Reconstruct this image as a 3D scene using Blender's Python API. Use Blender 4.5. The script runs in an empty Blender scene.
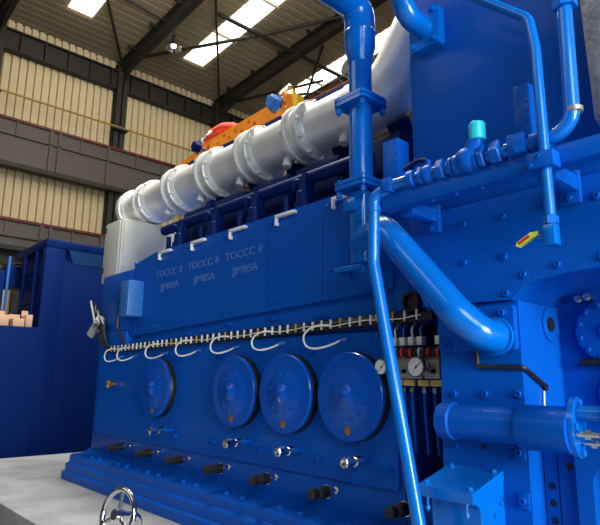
import bpy, bmesh, math, random
from mathutils import Vector, Matrix
from math import radians as RAD, pi, sin, cos
random.seed(4)
C = bpy.context.scene.collection
scene = bpy.context.scene

# ------------------------------------------------------------------ camera
cam_data = bpy.data.cameras.new('camera')
cam_data.sensor_width = 36.0
cam_data.lens = 555.0 / 600.0 * 36.0
cam_data.clip_start = 0.05
cam = bpy.data.objects.new('camera', cam_data)
C.objects.link(cam)
cam.matrix_world = (Matrix.Translation((0, -1.97, 1.75)) @ Matrix.Rotation(RAD(47.5), 4, 'Z')
                    @ Matrix.Rotation(pi / 2 + RAD(11.6), 4, 'X') @ Matrix.Rotation(RAD(0.6), 4, 'Z'))
scene.camera = cam

# ------------------------------------------------------------------ world, light, exposure
scene.view_settings.view_transform = 'Standard'
scene.view_settings.look = 'None'
scene.view_settings.gamma = 1.0
scene.view_settings.use_curve_mapping = False
scene.view_settings.exposure = 0.0
world = bpy.data.worlds.new('world')
scene.world = world
world.use_nodes = True
wn = world.node_tree.nodes['Background']
wn.inputs['Color'].default_value = (0.80, 0.90, 1.0, 1)
wn.inputs['Strength'].default_value = 0.05


def area_light(name, loc, target, sx, sy, power, color):
    d = bpy.data.lights.new(name, 'AREA')
    d.shape = 'RECTANGLE'
    d.size, d.size_y = sx, sy
    d.energy = power
    d.color = color
    o = bpy.data.objects.new(name, d)
    C.objects.link(o)
    o.location = loc
    o.rotation_euler = (Vector(target) - Vector(loc)).to_track_quat('-Z', 'Y').to_euler()
    return o


# daylight through the hall's open doorway beyond the engine's near end
area_light('doorway_daylight', (6.5, -1.5, 2.3), (-1.0, -0.1, 2.0), 3.0, 3.0, 880, (0.95, 1.0, 0.92))
area_light('side_fill', (4.2, -3.6, 4.2), (-1.2, 0, 2.0), 3.0, 2.4, 230, (0.88, 0.95, 1.0))  # unseen fill added to lift the engine's front panels
# unseen fill added high in front to brighten the engine's long side
area_light('high_front_fill', (-6.0, -9.0, 9.0), (-4.0, 1.5, 2.8), 10.0, 2.0, 170, (1.0, 0.96, 0.88))
# unseen lamp added over the engine to brighten the exhaust pipe
area_light('overhead_pipe_fill', (-4.2, 0.9, 9.0), (-3.8, 0.4, 3.0), 3.4, 1.5, 1000, (1.0, 0.95, 0.86))
# rows of high-bay lamps out of the frame that light the end wall
area_light('high_bay_row', (-8.5, 3.0, 10.6), (-16.5, 4.5, 7.5), 4.0, 6.0, 500, (1.0, 0.90, 0.74))

# ------------------------------------------------------------------ materials
MATS = {}


def material(name, color, rough=0.5, metal=0.0, coat=0.0, bump=0.0, bscale=40.0, var=0.0, vscale=6.0,
             emit=None, spec=0.5, var_color=None, tint=None):
    m = bpy.data.materials.new(name)
    m.use_nodes = True
    nt = m.node_tree
    b = nt.nodes['Principled BSDF']
    b.inputs['Base Color'].default_value = (*color, 1)
    b.inputs['Roughness'].default_value = rough
    b.inputs['Metallic'].default_value = metal
    b.inputs['Coat Weight'].default_value = coat
    b.inputs['Coat Roughness'].default_value = 0.12
    b.inputs['Specular IOR Level'].default_value = spec
    if tint:
        b.inputs['Specular Tint'].default_value = (*tint, 1)
        b.inputs['Coat Tint'].default_value = (*tint, 1)
    tc = nt.nodes.new('ShaderNodeTexCoord')
    if var:
        n = nt.nodes.new('ShaderNodeTexNoise')
        n.inputs['Scale'].default_value = vscale
        n.inputs['Detail'].default_value = 6
        nt.links.new(tc.outputs['Object'], n.inputs['Vector'])
        r = nt.nodes.new('ShaderNodeMix')
        r.data_type = 'RGBA'
        vc = var_color or tuple(c * (1 - var) for c in color)
        r.inputs['A'].default_value = (*vc, 1)
        r.inputs['B'].default_value = (*color, 1)
        rmp = nt.nodes.new('ShaderNodeMapRange')
        rmp.inputs['From Min'].default_value = 0.35
        rmp.inputs['From Max'].default_value = 0.6
        nt.links.new(n.outputs['Fac'], rmp.inputs['Value'])
        nt.links.new(rmp.outputs['Result'], r.inputs['Factor'])
        nt.links.new(r.outputs['Result'], b.inputs['Base Color'])
    if bump:
        n2 = nt.nodes.new('ShaderNodeTexNoise')
        n2.inputs['Scale'].default_value = bscale
        n2.inputs['Detail'].default_value = 4
        nt.links.new(tc.outputs['Object'], n2.inputs['Vector'])
        bp = nt.nodes.new('ShaderNodeBump')
        bp.inputs['Strength'].default_value = bump
        bp.inputs['Distance'].default_value = 0.01
        nt.links.new(n2.outputs['Fac'], bp.inputs['Height'])
        nt.links.new(bp.outputs['Normal'], b.inputs['Normal'])
    if emit:
        b.inputs['Emission Color'].default_value = (*emit[0], 1)
        b.inputs['Emission Strength'].default_value = emit[1]
    MATS[name] = m
    return m


BLUE = material('engine_blue_paint', (0.0005, 0.082, 0.46), 0.45, coat=0.06, spec=0.25, tint=(0.35, 0.65, 1.0), bump=0.05, bscale=18)
PIPEBLUE = material('pipework_blue', (0.0005, 0.135, 0.54), 0.24, coat=0.45, spec=0.4, tint=(0.55, 0.8, 1.0), bump=0.02, bscale=25)  # brighter, glossier blue than the engine's
COVERBLUE = material('glossy_cover_blue_paint', (0.0005, 0.082, 0.46), 0.34, coat=0.45, bump=0.05, bscale=18, spec=0.3, tint=(0.5, 0.75, 1.0))
NAVY = material('navy_paint_and_shade', (0.001, 0.011, 0.09), 0.5, spec=0.2, tint=(0.35, 0.6, 1.0), bump=0.04, bscale=20)  # navy parts, also shade put into blue engine parts
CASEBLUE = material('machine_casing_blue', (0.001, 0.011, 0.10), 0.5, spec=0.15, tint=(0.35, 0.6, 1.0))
SILVER = material('aluminium_silver_paint', (0.84, 0.835, 0.81), 0.40, metal=0.3, bump=0.12, bscale=60, var=0.08, vscale=9)
STEEL = material('bright_steel', (0.72, 0.72, 0.72), 0.22, metal=1.0)
CHROME = material('chrome', (0.85, 0.85, 0.86), 0.08, metal=1.0)
BLACK = material('black_rubber', (0.008, 0.008, 0.009), 0.45)
DARKSTEEL = material('dark_brown_structural_steel', (0.011, 0.0095, 0.0085), 0.65, bump=0.05)
BRASS = material('brass', (0.62, 0.36, 0.12), 0.3, metal=0.9)
BADGE = material('copper_badge', (0.42, 0.20, 0.06), 0.35, metal=0.6)
CREAM = material('cream_wall_cladding', (0.57, 0.475, 0.30), 0.65, var=0.08, vscale=0.6)
ROOFM = material('grey_brown_roof_sheeting', (0.40, 0.33, 0.23), 0.75, var=0.12, vscale=0.5)
GREYBEAM = material('grey_runway_beam_paint', (0.075, 0.068, 0.062), 0.6, var=0.1, vscale=0.7)
REDRAIL = material('dark_red_rail_paint', (0.10, 0.007, 0.007), 0.6)
YELLOWPIPE = material('mustard_yellow_paint', (0.34, 0.19, 0.03), 0.5)
ORANGE = material('orange_lifting_paint', (0.88, 0.27, 0.012), 0.42, bump=0.05)
CRANEORANGE = material('crane_orange_paint', (0.62, 0.15, 0.02), 0.55)
YELLOW = material('yellow_tip_paint', (0.9, 0.55, 0.02), 0.45)
REDSLING = material('red_sling_webbing', (0.72, 0.06, 0.025), 0.8, bump=0.3, bscale=120)
WHITEBOX = material('pale_grey_cabinet_paint', (0.60, 0.59, 0.54), 0.4)
WHITE = material('white_plastic', (0.80, 0.80, 0.78), 0.4)
DIAL = material('gauge_dial_white', (0.82, 0.83, 0.82), 0.35)
CONCRETE = material('grey_concrete', (0.30, 0.31, 0.33), 0.8, bump=0.25, bscale=30, var=0.25, vscale=4)
LAGGING = material('silver_grey_lagging', (0.34, 0.34, 0.33), 0.6, metal=0.25, bump=0.5, bscale=40, var=0.35, vscale=14)
CYAN = material('cyan_plastic_cap', (0.01, 0.55, 0.75), 0.35)
LIME = material('yellow_green_lever_sleeve', (0.62, 0.72, 0.05), 0.4)
REDBAND = material('red_plastic', (0.60, 0.03, 0.03), 0.4)
GOLDLABEL = material('gold_label_plate', (0.62, 0.42, 0.13), 0.4, metal=0.3)
GREYMETAL = material('grey_valve_metal', (0.33, 0.32, 0.29), 0.4, metal=0.6)
LIGHTBLUE = material('light_blue_box_paint', (0.03, 0.16, 0.52), 0.4)
TAN = material('tan_cardboard', (0.55, 0.34, 0.24), 0.8)
ENGRAVED = material('pale_blue_raised_letters', (0.10, 0.20, 0.52), 0.35)
SKYLIGHT = material('translucent_skylight', (0.9, 0.9, 0.85), 0.5, emit=((1.0, 0.97, 0.86), 2.2))
LAMPGLASS = material('lit_lamp_glass', (0.9, 0.9, 0.9), 0.3, emit=((1.0, 0.95, 0.85), 4.0))


# ------------------------------------------------------------------ mesh helpers
def basis(d):
    d = Vector(d).normalized()
    a = Vector((0, 0, 1)) if abs(d.z) < 0.9 else Vector((1, 0, 0))
    u = d.cross(a).normalized()
    return d, u, d.cross(u).normalized()


class MB:
    def __init__(self):
        self.bm = bmesh.new()

    def box(self, x0, x1, y0, y1, z0, z1, bevel=0.0, mat=None):
        r = bmesh.ops.create_cube(self.bm, size=1.0)
        vs = r['verts']
        for v in vs:
            v.co = Vector(((x0 + x1) / 2 + v.co.x * (x1 - x0), (y0 + y1) / 2 + v.co.y * (y1 - y0),
                           (z0 + z1) / 2 + v.co.z * (z1 - z0)))
            if mat is not None:
                v.co = mat @ v.co
        if bevel:
            es = list({e for v in vs for e in v.link_edges})
            bmesh.ops.bevel(self.bm, geom=es, offset=bevel, segments=2, affect='EDGES', profile=0.5)
        return self

    def lathe(self, origin, axis, profile, n=24):
        """profile: list of (distance along axis, radius); closed at both ends."""
        o = Vector(origin)
        d, u, w = basis(axis)
        rings = []
        for t, r in profile:
            if r < 1e-6:
                rings.append([self.bm.verts.new(o + d * t)])
            else:
                rings.append([self.bm.verts.new(o + d * t + (u * cos(2 * pi * i / n) + w * sin(2 * pi * i / n)) * r)
                              for i in range(n)])
        for a, b in zip(rings[:-1], rings[1:]):
            for i in range(n):
                j = (i + 1) % n
                if len(a) == 1 and len(b) == 1:
                    continue
                if len(a) == 1:
                    self.bm.faces.new((a[0], b[j], b[i]))
                elif len(b) == 1:
                    self.bm.faces.new((a[i], a[j], b[0]))
                else:
                    self.bm.faces.new((a[i], a[j], b[j], b[i]))
        for ring in (rings[0], rings[-1]):
            if len(ring) > 1:
                self.bm.faces.new(ring)
        return self

    def cyl(self, p0, p1, r0, r1=None, n=20, chamfer=0.0):
        p0, p1 = Vector(p0), Vector(p1)
        r1 = r0 if r1 is None else r1
        L = (p1 - p0).length
        if chamfer:
            pr = [(0, r0 - chamfer), (chamfer, r0), (L - chamfer, r1), (L, r1 - chamfer)]
        else:
            pr = [(0, r0), (L, r1)]
        return self.lathe(p0, p1 - p0, pr, n)

    def tube(self, pts, r, n=16, bend=0.0, radii=None):
        pts = [Vector(p) for p in pts]
        if bend:
            out = [pts[0]]
            for i in range(1, len(pts) - 1):
                a, b, c = pts[i - 1], pts[i], pts[i + 1]
                d0, d1 = (a - b).normalized(), (c - b).normalized()
                ang = d0.angle(d1)
                if ang > pi - 0.03:
                    out.append(b)
                    continue
                k = min(bend / math.tan(ang / 2), (a - b).length * 0.49, (c - b).length * 0.49)
                rr = k * math.tan(ang / 2)
                s, e = b + d0 * k, b + d1 * k
                cen = b + (d0 + d1).normalized() * (rr / sin(ang / 2))
                m = 8
                for q in range(m + 1):
                    v = (s - cen).lerp(e - cen, q / m)
                    # spherical interpolation for an even bend
                    th = (s - cen).angle(e - cen)
                    v = ((s - cen) * sin((1 - q / m) * th) + (e - cen) * sin(q / m * th)) / max(sin(th), 1e-6)
                    out.append(cen + v)
            out.append(pts[-1])
            pts = out
        rings = []
        prev_u = None
        for i, p in enumerate(pts):
            if i == 0:
                d = pts[1] - pts[0]
            elif i == len(pts) - 1:
                d = pts[-1] - pts[-2]
            else:
                d = (pts[i + 1] - p).normalized() + (p - pts[i - 1]).normalized()
            d = d.normalized()
            if prev_u is None:
                d, u, w = basis(d)
            else:
                u = (prev_u - d * prev_u.dot(d)).normalized()
                w = d.cross(u)
            prev_u = u
            rr = radii[i] if radii else r
            rings.append([self.bm.verts.new(p + (u * cos(2 * pi * k / n) + w * sin(2 * pi * k / n)) * rr) for k in range(n)])
        for a, b in zip(rings[:-1], rings[1:]):
            for k in range(n):
                self.bm.faces.new((a[k], a[(k + 1) % n], b[(k + 1) % n], b[k]))
        self.bm.faces.new(rings[0])
        self.bm.faces.new(rings[-1])
        return self

    def prism(self, outline, axis, d0, d1, holes=()):
        """extrude a 2D outline with holes. axis 'y': 2D=(x,z); 'x': 2D=(y,z); 'z': 2D=(x,y)."""
        def to3(p, d):
            return {'y': (p[0], d, p[1]), 'x': (d, p[0], p[1]), 'z': (p[0], p[1], d)}[axis]
        tmp = bmesh.new()
        edges = []
        for loop in [outline] + list(holes):
            vs = [tmp.verts.new(to3(p, d0)) for p in loop]
            for i in range(len(vs)):
                edges.append(tmp.edges.new((vs[i], vs[(i + 1) % len(vs)])))
        bmesh.ops.triangle_fill(tmp, edges=edges, use_beauty=True, use_dissolve=False)
        r = bmesh.ops.extrude_face_region(tmp, geom=tmp.faces[:])
        off = Vector(to3((0, 0), d1)) - Vector(to3((0, 0), d0))
        for g in r['geom']:
            if isinstance(g, bmesh.types.BMVert):
                g.co += off
        me = bpy.data.meshes.new('t')
        tmp.to_mesh(me)
        tmp.free()
        self.bm.from_mesh(me)
        bpy.data.meshes.remove(me)
        return self

    def torus(self, c, axis, R, r, n=40, m=10):
        d, u, w = basis(axis)
        c = Vector(c)
        pts = [c + (u * cos(2 * pi * i / n) + w * sin(2 * pi * i / n)) * R for i in range(n)]
        rings = []
        for p in pts:
            o = (p - c).normalized()
            rings.append([self.bm.verts.new(p + (o * cos(2 * pi * k / m) + d * sin(2 * pi * k / m)) * r) for k in range(m)])
        for i in range(n):
            a, b = rings[i], rings[(i + 1) % n]
            for k in range(m):
                self.bm.faces.new((a[k], a[(k + 1) % m], b[(k + 1) % m], b[k]))
        return self

    def sphere(self, c, r, sx=1, sy=1, sz=1):
        res = bmesh.ops.create_uvsphere(self.bm, u_segments=20, v_segments=12, radius=r)
        for v in res['verts']:
            v.co = Vector((v.co.x * sx, v.co.y * sy, v.co.z * sz)) + Vector(c)
        return self

    def mesh(self, name, mat, offset=(0, 0, 0), angle=35):
        bmesh.ops.recalc_face_normals(self.bm, faces=self.bm.faces[:])
        off = Vector(offset)
        for v in self.bm.verts:
            v.co -= off
        me = bpy.data.meshes.new(name)
        self.bm.to_mesh(me)
        self.bm.free()
        me.materials.append(mat)
        for p in me.polygons:
            p.use_smooth = True
        me.set_sharp_from_angle(angle=RAD(angle))
        return me

    def build(self, name, mat, parent=None, angle=35):
        off = world_loc(parent)
        me = self.mesh(name, mat, off, angle)
        o = bpy.data.objects.new(name, me)
        C.objects.link(o)
        if parent:
            o.parent = parent
        return o


def world_loc(o):
    v = Vector((0, 0, 0))
    while o:
        v += o.location
        o = o.parent
    return v


def tag(o, label, cat, group=None):
    o['label'] = label
    o['category'] = cat
    if group:
        o['group'] = group
    return o


def thing(name, label, cat, loc=(0, 0, 0), group=None):
    o = bpy.data.objects.new(name, None)
    o.empty_display_size = 0.05
    C.objects.link(o)
    o.location = loc
    return tag(o, label, cat, group)


def struct(o):
    o['kind'] = 'structure'
    return o


def place(me, name, pos, axis, parent=None, spin=0.0, scale=1.0):
    """link an object that shares mesh ME; the mesh's own +Z is turned to AXIS."""
    o = bpy.data.objects.new(name, me)
    C.objects.link(o)
    o.location = Vector(pos) - world_loc(parent)
    o.rotation_mode = 'QUATERNION'
    o.rotation_quaternion = Vector((0, 0, 1)).rotation_difference(Vector(axis)) @ Matrix.Rotation(spin, 3, 'Z').to_quaternion()
    o.scale = (scale, scale, scale)
    if parent:
        o.parent = parent
    return o


def circle2(cx, cz, r, n=24):
    return [(cx + r * cos(2 * pi * i / n), cz + r * sin(2 * pi * i / n)) for i in range(n)]


def rrect(x0, x1, z0, z1, r, n=5):
    out = []
    for cx, cz, a0 in ((x1 - r, z1 - r, 0), (x0 + r, z1 - r, 90), (x0 + r, z0 + r, 180), (x1 - r, z0 + r, 270)):
        for i in range(n + 1):
            a = RAD(a0 + 90 * i / n)
            out.append((cx + r * cos(a), cz + r * sin(a)))
    return out


def hex_mesh(name, mat, r=0.012, h=0.009, washer=0.016):
    m = MB()
    m.lathe((0, 0, 0), (0, 0, 1), [(0, washer), (0.003, washer), (0.003, r * 0.9)], 20)
    m.lathe((0, 0, 0.003), (0, 0, 1), [(0, r), (h, r), (h + 0.002, r * 0.8)], 6)
    return m.mesh(name, mat)


def socket_mesh(name, mat, r=0.012, h=0.012):
    m = MB()
    m.lathe((0, 0, 0), (0, 0, 1), [(0, r * 1.55), (0.003, r * 1.55), (0.003, r), (h - 0.002, r), (h, r * 0.85),
                                   (h, r * 0.5), (h - 0.006, r * 0.5), (h - 0.006, 0)], 18)
    return m.mesh(name, mat)


HEX = hex_mesh('bolt', BLUE)
HEXP = hex_mesh('bolt', PIPEBLUE)
HEXS = hex_mesh('bolt', SILVER, 0.013, 0.010, 0.018)
SOCK = socket_mesh('socket_bolt', BLUE)
STUD = MB().lathe((0, 0, -0.045), (0, 0, 1), [(0, 0.007), (0.012, 0.007), (0.012, 0.014), (0.028, 0.014), (0.028, 0.016),
                                              (0.033, 0.016), (0.033, 0.007), (0.073, 0.007), (0.073, 0.015), (0.088, 0.015),
                                              (0.088, 0.007), (0.10, 0.006)], 6).mesh('stud_bolt', PIPEBLUE)


def text_mesh(name, body, size, mat, extrude=0.001):
    cu = bpy.data.curves.new(name, 'FONT')
    cu.body = body
    cu.size = size
    cu.extrude = extrude
    cu.align_x = 'CENTER'
    cu.align_y = 'CENTER'
    o = bpy.data.objects.new(name, cu)
    C.objects.link(o)
    dg = bpy.context.evaluated_depsgraph_get()
    me = bpy.data.meshes.new_from_object(o.evaluated_get(dg))
    bpy.data.objects.remove(o)
    bpy.data.curves.remove(cu)
    me.materials.clear()
    me.materials.append(mat)
    me.name = name
    return me


# ================================================================== THE HALL
WX = -16.0                       # plane of the far end wall
EAVE = 11.58
SL = 0.055                       # roof rise per metre


def roof_z(x):
    return EAVE + SL * (x - WX)


m = MB().box(-18, 14, -14, 24, -0.2, 0.0)
struct(m.build('floor', CONCRETE))



def cladding(m, line, back):
    """ribbed sheet standing on LINE (x, y), BACK is the offset of its rear face."""
    cols = []
    for px, py in line:
        cols.append([m.bm.verts.new(p) for p in ((px, py, 0), (px, py, EAVE), (px + back[0], py + back[1], EAVE), (px + back[0], py + back[1], 0))])
    for a, b in zip(cols[:-1], cols[1:]):
        for k in range(4):
            m.bm.faces.new((a[k], a[(k + 1) % 4], b[(k + 1) % 4], b[k]))
    m.bm.faces.new(cols[0])
    m.bm.faces.new(cols[-1])


# corrugated end wall: trapezoidal ribs running upright
m = MB()
prev = None
y = -9.0
pitch = 0.24
prof = []
pitch = 0.215
while y < 23.0:
    prof += [(y, 0), (y + 0.05, 0), (y + 0.065, 0.09), (y + 0.20, 0.09)]
    y += pitch
cladding(m, [(WX + d - 0.05, yy) for yy, d in prof], (-0.1, 0))
struct(m.build('wall_back', CREAM, angle=10))

# long wall behind the engine
m = MB()
prof = []
x = WX
while x < 4.0:
    prof += [(x, 0), (x + 0.05, 0), (x + 0.065, 0.09), (x + 0.20, 0.09)]
    x += pitch
cladding(m, [(xx, 22.0 - d) for xx, d in prof], (0, 0.1))
struct(m.build('wall_right', CREAM, angle=10))

# roof sheeting, ribs running along Y, with openings for the skylight strips
SKY = [(2.43, 3.12), (6.08, 6.82), (9.93, 10.66), (13.6, 14.3)]
SKX0, SKX1 = -14.25, -1.0
m = MB()
prof = []
x = WX
while x < 4.0:
    prof += [(x, 0), (x + 0.17, 0), (x + 0.21, 0.02), (x + 0.23, 0.02)]
    x += 0.27
ybands = [-9.0]
for a, b in SKY:
    ybands += [a, b]
ybands.append(23.0)
for bi in range(len(ybands) - 1):
    y0, y1 = ybands[bi], ybands[bi + 1]
    opening = bi % 2 == 1
    pv = None
    for xx, d in prof:
        if opening and SKX0 < xx < SKX1:
            pv = None
            continue
        z = roof_z(xx) + d
        cv = (m.bm.verts.new((xx, y0, z)), m.bm.verts.new((xx, y1, z)))
        if pv:
            m.bm.faces.new((pv[0], cv[0], cv[1], pv[1]))
        pv = cv
bmesh.ops.solidify(m.bm, geom=m.bm.faces[:], thickness=-0.02)
struct(m.build('ceiling', ROOFM, angle=10))
for i, (y0, y1) in enumerate(SKY):
    m = MB()
    zz0, zz1 = roof_z(SKX0 - 0.25) + 0.05, roof_z(SKX1 + 0.25) + 0.05
    v = [m.bm.verts.new(p) for p in ((SKX0 - 0.25, y0 - 0.02, zz0), (SKX1 + 0.25, y0 - 0.02, zz1),
                                      (SKX1 + 0.25, y1 + 0.02, zz1), (SKX0 - 0.25, y1 + 0.02, zz0))]
    m.bm.faces.new(v)
    bmesh.ops.solidify(m.bm, geom=m.bm.faces[:], thickness=-0.02)
    w = struct(m.build('window_%d' % (i + 1), SKYLIGHT))
    bars = MB()
    for k in range(1, 7):
        xx = SKX0 + k * 2.0 - 0.4
        bars.box(xx - 0.03, xx + 0.03, y0 - 0.05, y1 + 0.05, roof_z(xx) - 0.04, roof_z(xx) + 0.02)
    bars.build('glazing_bar', ROOFM, w)

# columns, rafters, girders
COLY = [-2.5, 1.1, 4.7, 8.35, 12.0, 15.6]


def hbeam_x(m, x0, x1, yc, zt, h, w, tf=0.03):
    """I section along x following the roof slope."""
    def bx(ya, yb, dz0, dz1):
        vs = []
        for xx in (x0, x1):
            for yy, dz in ((ya, dz0), (yb, dz0), (yb, dz1), (ya, dz1)):
                vs.append(m.bm.verts.new((xx, yy, roof_z(xx) + zt + dz)))
        f = m.bm.faces.new
        f(vs[0:4]); f(vs[4:8])
        for k in range(4):
            f((vs[k], vs[(k + 1) % 4], vs[4 + (k + 1) % 4], vs[4 + k]))
    bx(yc - w / 2, yc + w / 2, -tf, 0)
    bx(yc - 0.02, yc + 0.02, -h, 0)
    bx(yc - w / 2, yc + w / 2, -h, -h + tf)


for i, yc in enumerate(COLY):
    m = MB()
    m.box(WX + 0.10, WX + 0.13, yc - 0.17, yc + 0.17, 0, 11.45)
    m.box(WX + 0.36, WX + 0.40, yc - 0.17, yc + 0.17, 0, 11.45)
    m.box(WX + 0.10, WX + 0.40, yc - 0.02, yc + 0.02, 0, 11.45)
    struct(m.build('column', DARKSTEEL))
    m = MB()
    hbeam_x(m, WX + 0.1, 3.5, yc, -0.06, 0.42, 0.24)
    # haunch under the rafter where it meets the column
    m.prism([(WX + 0.4, 10.75), (WX + 0.4, 11.3), (WX + 2.0, 11.3)], 'y', yc - 0.02, yc + 0.02)
    struct(m.build('rafter', DARKSTEEL))

# eaves girder with upright stiffeners
m = MB()
m.box(-15.80, -15.77, -9, 22, 10.56, 11.16)
m.box(-15.90, -15.66, -9, 22, 11.13, 11.17)
m.box(-15.90, -15.66, -9, 22, 10.53, 10.57)
y = -8.2
while y < 22:
    m.box(-15.77, -15.64, y - 0.015, y + 0.015, 10.57, 11.13)
    y += 0.66
struct(m.build('eaves_girder', DARKSTEEL))
# crane runway beams (upper one and lower one) with red rails
for nm, zt, zb in (('upper', 8.45, 7.13), ('lower', 5.69, 4.90)):
    m = MB()
    m.box(-15.60, -15.57, -9, 22, zb + 0.12, zt)
    m.box(-15.62, -15.50, -9, 22, zt - 0.42, zt - 0.38)
    for yy in [k * 0.87 - 8.62 for k in range(35)]:
        m.box(-15.57, -15.52, yy - 0.02, yy + 0.02, zt - 0.38, zt)
    for yy in (-4.4, -0.72, -0.35, 2.72, 2.95, 4.38, 8.1, 11.8):
        m.box(-15.57, -15.50, yy - 0.035, yy + 0.035, zb + 0.12, zt)
    b = struct(m.build('crane_runway_beam', GREYBEAM))
    MB().box(-15.62, -15.50, -9, 22, zt, zt + 0.07).build('rail', REDRAIL, b)
    MB().box(-15.66, -15.42, -9, 22, zb, zb + 0.12).build('bottom_flange', DARKSTEEL, b)
# dark window band under the lower runway beam
m = MB()
m.box(-15.9, -15.7, -9, 22, 4.55, 4.98)
for yy in (-2.0, 0.2, 2.35, 6.6):
    m.box(-15.9, -15.7, yy - 0.12, yy + 0.12, 0, 4.6)
struct(m.build('trim_1', DARKSTEEL))

# mustard pipe along the wall, on brackets
t = thing('wall_pipe', 'long thin mustard yellow pipe running across the cream end wall', 'pipe', (-15.5, 6, 9.3))
MB().cyl((-15.5, -9, 9.19), (-15.5, 22, 9.19), 0.03, n=10).build('pipe', YELLOWPIPE, t)
for yy in (-2.5, 1.1, 4.7, 8.35, 12.0, 15.6):
    MB().box(-15.62, -15.4, yy - 0.28, yy + 0.2, 9.09, 9.14).build('bracket', DARKSTEEL, t)

# roof bracing
BR = [((-15.55, 4.6, 11.30), (-13.22, 3.04, 11.62), 0.045), ((-14.94, 4.85, 11.40), (-11.98, 6.9, 11.62), 0.05),
      ((-11.9, 6.95, 11.62), (-9.6, 8.3, 11.75), 0.05), ((-11.71, 5.6, 11.60), (-11.6, 10.9, 11.60), 0.06),
      ((-10.84, 8.82, 11.65), (-13.53, 10.59, 11.52), 0.04), ((-11.0, 5.0, 11.66), (-15.6, 8.3, 11.35), 0.035),
      ((-13.6, 9.9, 11.5), (-11.5, 11.9, 11.62), 0.05), ((-15.4, 8.6, 11.4), (-12.2, 10.2, 11.6), 0.045),
      ((-10.5, 10.3, 11.7), (-10.6, 11.9, 11.6), 0.04), ((-12.9, 3.3, 11.6), (-13.0, 4.7, 11.6), 0.03)]
for a, b, r in BR:
    struct(MB().cyl(a, b, r, n=8).build('roof_brace', DARKSTEEL))
# short purlin cleats standing off the first rafters
for yc in (4.7, 8.35):
    for k in range(6):
        xx = -14.8 + k * 1.35
        struct(MB().box(xx - 0.03, xx + 0.03, yc - 0.28, yc + 0.02, roof_z(xx) - 0.14, roof_z(xx) - 0.05).build('purlin_cleat', DARKSTEEL))

# hanging lamps
for i, (lx, ly, lz, lab) in enumerate(((-13.0, 4.97, 10.95, 'round high-bay lamp hanging beside the roof beam at upper left'),
                                       (-13.3, 9.25, 11.15, 'round high-bay lamp hanging under the roof above the orange lifting bar'))):
    t = thing('hanging_lamp', lab, 'lamp', (lx, ly, lz), 'high-bay lamps')
    MB().cyl((lx, ly, lz + 0.28), (lx, ly, roof_z(lx)), 0.012, n=8).build('cord', BLACK, t)
    MB().lathe((lx, ly, lz + 0.30), (0, 0, -1), [(0, 0.03), (0.0, 0.07), (0.16, 0.08), (0.2, 0.12), (0.36, 0.23), (0.38, 0.23),
                                                 (0.36, 0.21), (0.22, 0.1), (0.2, 0.0)], 24).build('shade', CHROME, t)
    MB().sphere((lx, ly, lz + 0.0), 0.075).build('bulb', LAMPGLASS, t)

# overhead crane bridge, orange lattice
t = thing('overhead_crane', 'orange crane bridge girder seen below the skylight behind the silver pipe', 'crane', (-8, 10, 10.6))
m = MB()
m.box(-15.3, 2, 9.95, 10.05, 10.60, 10.88)
m.box(-15.3, 2, 9.85, 10.15, 10.86, 10.90)
m.build('bridge_girder', CRANEORANGE, t)
m = MB()
for k in range(16):
    x0 = -15 + k
    m.cyl((x0, 10, 10.9), (x0 + 0.5, 10.2, 11.35), 0.03, n=6)
    m.cyl((x0 + 0.5, 10.2, 11.35), (x0 + 1.0, 10, 10.9), 0.03, n=6)
m.cyl((-15, 10.2, 11.35), (1.5, 10.2, 11.35), 0.035, n=6)
m.build('lattice_rail', DARKSTEEL, t)

# ================================================================== MACHINES BEHIND
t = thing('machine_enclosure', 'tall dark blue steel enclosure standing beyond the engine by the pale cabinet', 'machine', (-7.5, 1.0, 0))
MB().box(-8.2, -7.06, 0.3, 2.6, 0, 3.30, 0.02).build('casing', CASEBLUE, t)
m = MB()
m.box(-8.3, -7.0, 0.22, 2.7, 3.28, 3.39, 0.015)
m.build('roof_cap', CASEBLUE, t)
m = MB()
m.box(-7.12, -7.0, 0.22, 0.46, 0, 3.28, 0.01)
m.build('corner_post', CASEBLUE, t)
m = MB()
v = [m.bm.verts.new(p) for p in ((-7.0, 0.5, 3.28), (-7.0, 2.6, 3.28), (-7.055, 2.6, 3.12), (-7.055, 0.58, 3.12))]
m.bm.faces.new(v)
bmesh.ops.solidify(m.bm, geom=m.bm.faces[:], thickness=0.02)
m.build('bevelled_strip', LIGHTBLUE, t)
for k in range(2):
    m = MB()
    m.cyl((-7.25 - 0.45 * k, 0.20, 0.2), (-7.25 - 0.45 * k, 0.20, 3.25), 0.025, n=8)
    m.build('ladder_rail', CASEBLUE, t)
for k in range(14):
    MB().cyl((-7.7, 0.20, 0.4 + 0.2 * k), (-7.25, 0.20, 0.4 + 0.2 * k), 0.013, n=6).build('rung', CASEBLUE, t)
MB().cyl((-8.05, 0.1, 1.5), (-8.05, 0.1, 3.3), 0.018, n=8).build('conduit', LIGHTBLUE, t)
MB().box(-8.5, -8.2, 0.1, 0.5, 2.9, 3.2, 0.01).build('lamp_bracket', CASEBLUE, t)
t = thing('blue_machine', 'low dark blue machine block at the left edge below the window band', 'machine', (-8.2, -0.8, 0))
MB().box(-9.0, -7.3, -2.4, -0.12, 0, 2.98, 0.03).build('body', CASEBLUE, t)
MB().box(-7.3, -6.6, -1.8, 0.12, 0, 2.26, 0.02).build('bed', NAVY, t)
MB().tube([(-7.25, -0.6, 2.9), (-7.2, -0.25, 2.55), (-7.2, -0.05, 2.35)], 0.012, n=8, bend=0.1).build('hose', STEEL, t)
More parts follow.
